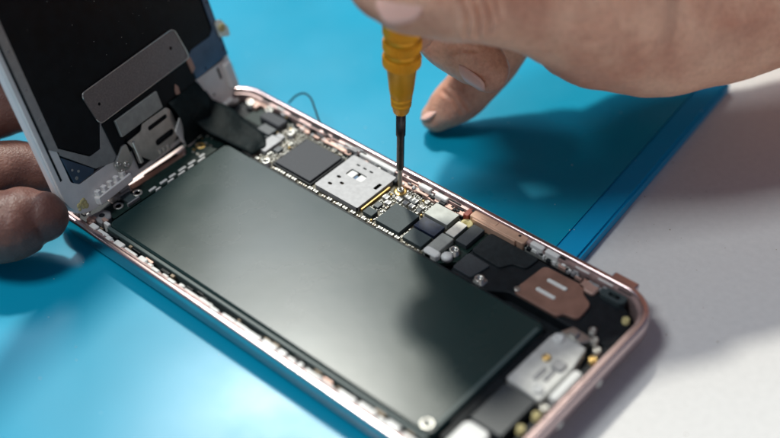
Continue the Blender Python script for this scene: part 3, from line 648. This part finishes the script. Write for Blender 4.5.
# display flex cable falling into the phone
rows = []
for i in range(14):
    t_ = i/13
    a0, a1 = (40.5-.5*t_, 52.0-1.2*t_)
    s_ = 12.0 - 12.6*t_; h = .9 + 2.6*math.sin(min(1, t_*1.15)*math.pi)*.8 + 1.2*t_
    rows.append([TD(a0+(a1-a0)*j/4, s_, h + .25*math.sin(j*1.6+i*.5)) for j in range(5)])
mb = MB(); mb.strip(rows, .3); mb.build('ribbon_cable', 'cloth', disp, label='black ribbon cable bending down into the phone')
mb = MB(); mb.prism(rounded([(38.5, 4.6), (41.5, 7.2), (41.8, 3.0), (44, -1.0), (41, -1.6), (39.4, 1)], .3), 1.6, 1.9, .05, T=TD); mb.build('torn_white_foil', 'white_bit', disp)
# dust and scratches on the black plate
mb = MB()
for i in range(46):
    a, s_ = random.uniform(8, 62), random.uniform(22, 66); r = random.choice((.04, .05, .06, .1)); mb.lathe((a, s_, .56), [(r, 0), (r*.6, .04), (0, .05)], 6, T=TD)
mb.lathe((29.3, 47, .55), [(.5, 0), (.35, .15), (0, .2)], 9, T=TD)
d_ = mb.build('dust', 'tin_grey', disp); d_['kind'] = 'stuff'

# ------------------------------------------------------------------ screwdriver
cr = Vector((.753, .657, 0)).normalized(); axis = (Vector((0, 0, 1)) + cr*.045).normalized(); tip = Vector((65.0, 61.2, -2.1))
sd = empty('screwdriver', tip, 'small precision screwdriver with knurled orange gold metal handle standing on a board screw', 'screwdriver')
mb = MB(); mb.lathe(tip, [(.28, 0), (.45, .9), (.62, 2.2), (.62, 6.6), (.68, 7.0)], 20, axis=axis); mb.build('tip', 'steel', sd)
mb = MB(); mb.lathe(tip, [(.80, 6.6), (.95, 7.2), (.96, 16.8), (1.18, 17.4), (1.2, 25.0)], 24, axis=axis); mb.build('shaft', 'dark_steel', sd)
mb = MB(); pr = [(1.25, 24.2), (1.75, 24.25), (1.95, 24.6), (2.2, 26.2), (2.42, 26.4), (2.5, 27.2), (2.3, 27.5), (2.55, 27.9), (2.62, 28.8), (2.42, 29.1), (2.7, 29.5), (3.0, 31.5), (3.55, 37.2), (3.75, 37.4), (4.0, 38.0)]
mb.lathe(tip, pr, 96, axis=axis)
kn = lambda i, k: 1.0 + (.035 if i % 2 else -.035)
def knurl(h0, h1): mb.lathe(tip, [(4.12, h0), (4.4, h0+.3), (4.42, h1-.3), (4.2, h1)], 72, axis=axis, rad=kn, smooth=False)
knurl(38.0, 40.9); mb.lathe(tip, [(4.25, 40.85), (3.7, 41.75), (3.7, 42.1), (4.2, 42.4)], 96, axis=axis)
knurl(42.4, 45.0); mb.lathe(tip, [(4.25, 44.95), (3.7, 45.85), (3.7, 46.2), (4.2, 46.5)], 96, axis=axis)
knurl(46.5, 58.0); mb.lathe(tip, [(4.2, 58), (3.9, 58.5), (3.9, 72), (4.2, 73), (4.2, 88), (3.6, 92), (0, 93)], 64, axis=axis)
mb.build('handle', 'handle', sd)

# ------------------------------------------------------------------ hands
def catmull(P, n=7):
    out = []
    for i in range(len(P)-1):
        p0, p1, p2, p3 = P[max(i-1, 0)], P[i], P[i+1], P[min(i+2, len(P)-1)]
        for k in range(n):
            t_ = k/n; out.append(.5*((2*p1)+(p2-p0)*t_+(2*p0-5*p1+4*p2-p3)*t_*t_+(3*p1-p0-3*p2+p3)*t_**3))
    out.append(P[-1]); return out
def chain(mb, nodes, flat=1.0, seg=28):
    """a limb: nodes = (point, radius); round ends, tapering between"""
    P = catmull([Vector((*p, r)) if False else Vector((p[0], p[1], p[2], r)) for p, r in nodes])
    pts = [Vector(p[:3]) for p in P]; rr = [p[3] for p in P]
    ts = (pts[0]-pts[1]).normalized(); te = (pts[-1]-pts[-2]).normalized(); a = []; b = []
    for k in range(1, 8): an = math.radians(90*k/8); a.append((pts[0]+ts*rr[0]*math.sin(an), rr[0]*math.cos(an))); b.append((pts[-1]+te*rr[-1]*math.sin(an), rr[-1]*math.cos(an)))
    full = a[::-1] + list(zip(pts, rr)) + b
    mb.tube([f_[0] for f_ in full], [f_[1] for f_ in full], seg)
from mathutils import noise
def seg_d(u, v, a, b):
    ax, ay = a; bx, by = b[0]-a[0], b[1]-a[1]; t_ = max(0, min(1, ((u-ax)*bx+(v-ay)*by)/(bx*bx+by*by))); return math.hypot(u-ax-bx*t_, v-ay-by*t_)
def fuse(mb, name, material, origin, creases=(), voxel=.62, smooth=10, label=None, cat='hand'):
    me = bpy.data.meshes.new(name); origin = Vector(origin)
    me.from_pydata([((Vector(p)-origin)*S)[:] for p in mb.v], [], mb.f); me.update()
    o = bpy.data.objects.new(name, me); col.objects.link(o)
    r = o.modifiers.new('r', 'REMESH'); r.mode = 'VOXEL'; r.voxel_size = voxel*S; r.use_smooth_shade = True
    s_ = o.modifiers.new('s', 'SMOOTH'); s_.factor = .5; s_.iterations = smooth
    dg = bpy.context.evaluated_depsgraph_get(); me2 = bpy.data.meshes.new_from_object(o.evaluated_get(dg))
    o.modifiers.clear(); o.data = me2; me2.name = name
    if creases:
        Rm = Matrix(CR); new = []
        for v in me2.vertices:
            P = v.co/S + origin - CC; c = Rm @ P; u, v_ = 390+FPX*c.x/c.z, 219+FPX*c.y/c.z; f_ = max(0, -v.normal.dot(P.normalized()))
            pz = v.co/S*.11
            dd = (noise.noise(pz)*.55 + noise.noise(pz*2.7)*.16)*1.0
            if f_ > 0 and -30 < v_ < 300:
                for pl, d, w_, zmax in creases:
                    if c.z > zmax: continue
                    q = min(seg_d(u, v_, pl[i], pl[i+1]) for i in range(len(pl)-1))
                    if q < w_*4: dd += f_*(d*math.exp(-(q/w_)**2) - d*.4*math.exp(-((q-w_*2.1)/w_)**2))
            new.append(v.co - v.normal*dd*S)
        for v, n_ in zip(me2.vertices, new): v.co = n_
    me2.materials.clear(); me2.materials.append(M[material])
    me2.polygons.foreach_set('use_smooth', [True]*len(me2.polygons)); me2.update()
    place(o, origin, None); tag(o, label, cat); return o
A = lambda *n: [(at(u, v, d), r) for u, v, d, r in n]
mb = MB()
TH = A((384, -14, 271, 7.6), (408, -10, 270, 9.6), (440, -11, 270, 11.0), (478, -8, 271, 11.3), (520, -5, 275, 12.2), (566, 2, 281, 15.2), (612, 6, 287, 18.8))
chain(mb, TH)
chain(mb, A((600, 8, 290, 18.6), (650, 8, 293, 20.6), (700, 0, 296, 21.0), (760, -22, 298, 22.0), (830, -50, 300, 24.5), (980, -110, 304, 29), (1200, -200, 310, 34), (1500, -320, 318, 38)))
chain(mb, A((640, -10, 322, 17), (700, -30, 318, 19), (780, -60, 314, 21), (880, -95, 312, 25)))
chain(mb, A((560, -10, 300, 12), (590, -30, 305, 16), (640, -40, 308, 18), (720, -50, 305, 20)))
chain(mb, A((560, -20, 318, 11), (600, -10, 326, 15), (660, 0, 328, 19), (740, -20, 326, 22), (860, -80, 326, 26), (1000, -140, 326, 30)))
# index finger behind the driver, its unseen arch shaped to shade the battery
B = lambda *n: [(Vector(p[:3]), p[3]) for p in n]
chain(mb, A((412, 32, 291, 5.2), (413, 16, 291, 6.8)) + B((68.0, 66, 60, 7.4), (64, 66, 76, 8.4), (64, 67, 92, 9.2), (56, 80, 98, 10), (57, 100, 94, 11), (80, 124, 74, 11), (106, 134, 58, 14)))
chain(mb, B((71, 63, 64, 7), (72, 72, 74, 9), (70, 90, 78, 10), (82, 116, 66, 11)))  # chains down to the middle finger: unseen hand mass added to block the key
chain(mb, B((56, 92, 72, 8.5), (58, 92, 84, 9.5), (62, 104, 86, 11), (80, 122, 68, 11)))
chain(mb, B((62, 76, 74, 8), (58, 84, 76, 9), (56, 92, 76, 9)))
chain(mb, A((455, -70, 300, 8.0), (490, -120, 298, 9.5), (560, -130, 300, 12), (640, -90, 304, 16)))
chain(mb, A((560, -90, 286, 10), (600, -90, 292, 15), (660, -70, 300, 19), (740, -80, 304, 21)))
# middle finger, curled back under the thumb
chain(mb, A((488, 70, 312, 5.5), (479, 62, 312, 6.7), (462, 50, 312, 7.0), (444, 34, 313, 7.2), (438, 12, 315, 7.6), (450, -22, 318, 8.2), (500, -50, 320, 9.2), (560, -40, 318, 10.5), (620, -20, 314, 13)))
# ring finger resting on the mat
chain(mb, A((437, 117, 336, 4.4), (447, 108, 335, 5.6), (462, 95, 334, 6.5), (484, 72, 333, 7.0), (500, 48, 332, 7.4), (520, 10, 330, 8.4), (560, -25, 328, 9.6), (610, -20, 322, 12.5)))
# skin folds: (polyline in the photograph, depth mm, half width px, farthest distance it applies to)
cre = [([(462, -6), (468, 8), (470, 22), (467, 33)], 1.04, 3.2, 276), ([(471, -8), (477, 6), (480, 20), (478, 32)], 1.33, 3.5, 276), ([(482, -8), (488, 6), (491, 18), (488, 30)], 1.14, 3.2, 276), ([(493, -6), (498, 6), (499, 16)], 0.66, 3.2, 276),
       ([(572, 72), (596, 70), (622, 60), (648, 46)], 0.34, 3.5, 300), ([(586, 79), (612, 74), (640, 62), (664, 52)], 0.27, 3.2, 300), ([(600, 87), (626, 80), (652, 70)], 0.21, 2.9, 300), ([(566, 62), (590, 58), (610, 48)], 0.21, 3.2, 300),
       ([(545, 46), (566, 50), (590, 40)], 0.21, 3.2, 300), ([(700, 60), (730, 40), (770, 26)], 0.26, 5.8, 310), ([(690, 76), (725, 62), (775, 44)], 0.19, 4.3, 310), ([(520, 10), (560, 22), (600, 22)], 0.26, 5.8, 300),
       ([(455, 46), (462, 42), (472, 43)], 0.47, 2.3, 330), ([(452, 52), (462, 48), (474, 50)], 0.38, 2.3, 330), ([(444, 92), (454, 100), (462, 112)], 0.38, 2.2, 345), ([(450, 88), (460, 97), (468, 108)], 0.38, 2.2, 345)]
hand = fuse(mb, 'hand', 'skin', at(640, 0, 300), cre, voxel=.5, smooth=14, label='right hand pinching the orange screwdriver, its ring finger touching the blue mat')
def nail(parent, c, along, out, l, w_, th=.45, curve=.55):
    al = Vector(along).normalized(); up = Vector(out); up = (up - al*up.dot(al)).normalized(); sd_ = al.cross(up); c = Vector(c); rows = []
    for i in range(11):
        t_ = i/10*2-1; row = []
        hw = w_/2*math.sqrt(max(.02, 1-abs(t_)**3.2))
        for j in range(9):
            q = j/8*2-1; row.append(tuple(c + al*(t_*l/2) + sd_*(q*hw) + up*(-(q*hw)**2/(w_)*curve*1.3 - (t_+.2)**2*l*.05)))
        rows.append(row)
    n_ = MB(); n_.strip(rows, th); return n_.build('fingernail', 'nail', parent)
X, Y, Z = Vector(CR[0]), -Vector(CR[1]), -Vector(CR[2])        # picture right, picture up, towards the camera
nail(hand, at(399, 0, 262.0), -X*.85 - Y*.15 + Z*-.25, Z + X*-.15 + Y*.1, 10.5, 9.5)
nail(hand, at(466, 79, 308.5), X*.78 - Y*.62, -X*.66 - Y*.70 + Z*.32, 10.5, 6.0)
nail(hand, at(430, 109, 334), -X*.75 - Y*.66, -X*.7 + Y*.75 + Z*.25, 7.5, 6.6)

mb = MB()
chain(mb, A((43, 216, 301, 6.2), (26, 219, 301, 8.0), (-4, 228, 300, 8.7)) + B((-22, -24, 5.5, 9.6), (-40, -33, 9, 11), (-62, -44, 14, 14)))
chain(mb, A((40, 172, 318, 6.2), (20, 170, 318, 7.6), (-20, 172, 316, 8.2)) + B((-32, -12, 9, 9.4), (-54, -28, 16, 13)))
chain(mb, A((36, 108, 322, 6.0), (14, 106, 322, 7.4), (-20, 108, 321, 8.2)) + B((-42, 2, 16, 9.6), (-60, -22, 20, 13)))
chain(mb, A((10, 50, 318, 6.0), (-4, 40, 316, 7.2), (-30, 44, 316, 8.2)) + B((-48, 4, 27, 9.8), (-66, -18, 27, 13)))
chain(mb, B((-50, -36, 14, 13), (-72, -48, 17, 19), (-100, -64, 22, 22), (-170, -100, 34, 26), (-270, -145, 52, 33), (-380, -190, 72, 38)))
chain(mb, B((-56, -16, 20, 13), (-74, -32, 23, 18), (-96, -54, 26, 21)))
lh = fuse(mb, 'hand', 'skin_left_shaded', at(-40, 200, 318), [([(8, 190), (4, 206), (6, 240)], .12, 3.0, 312)], label='left hand behind the raised display, its lowest finger beside the phone corner')
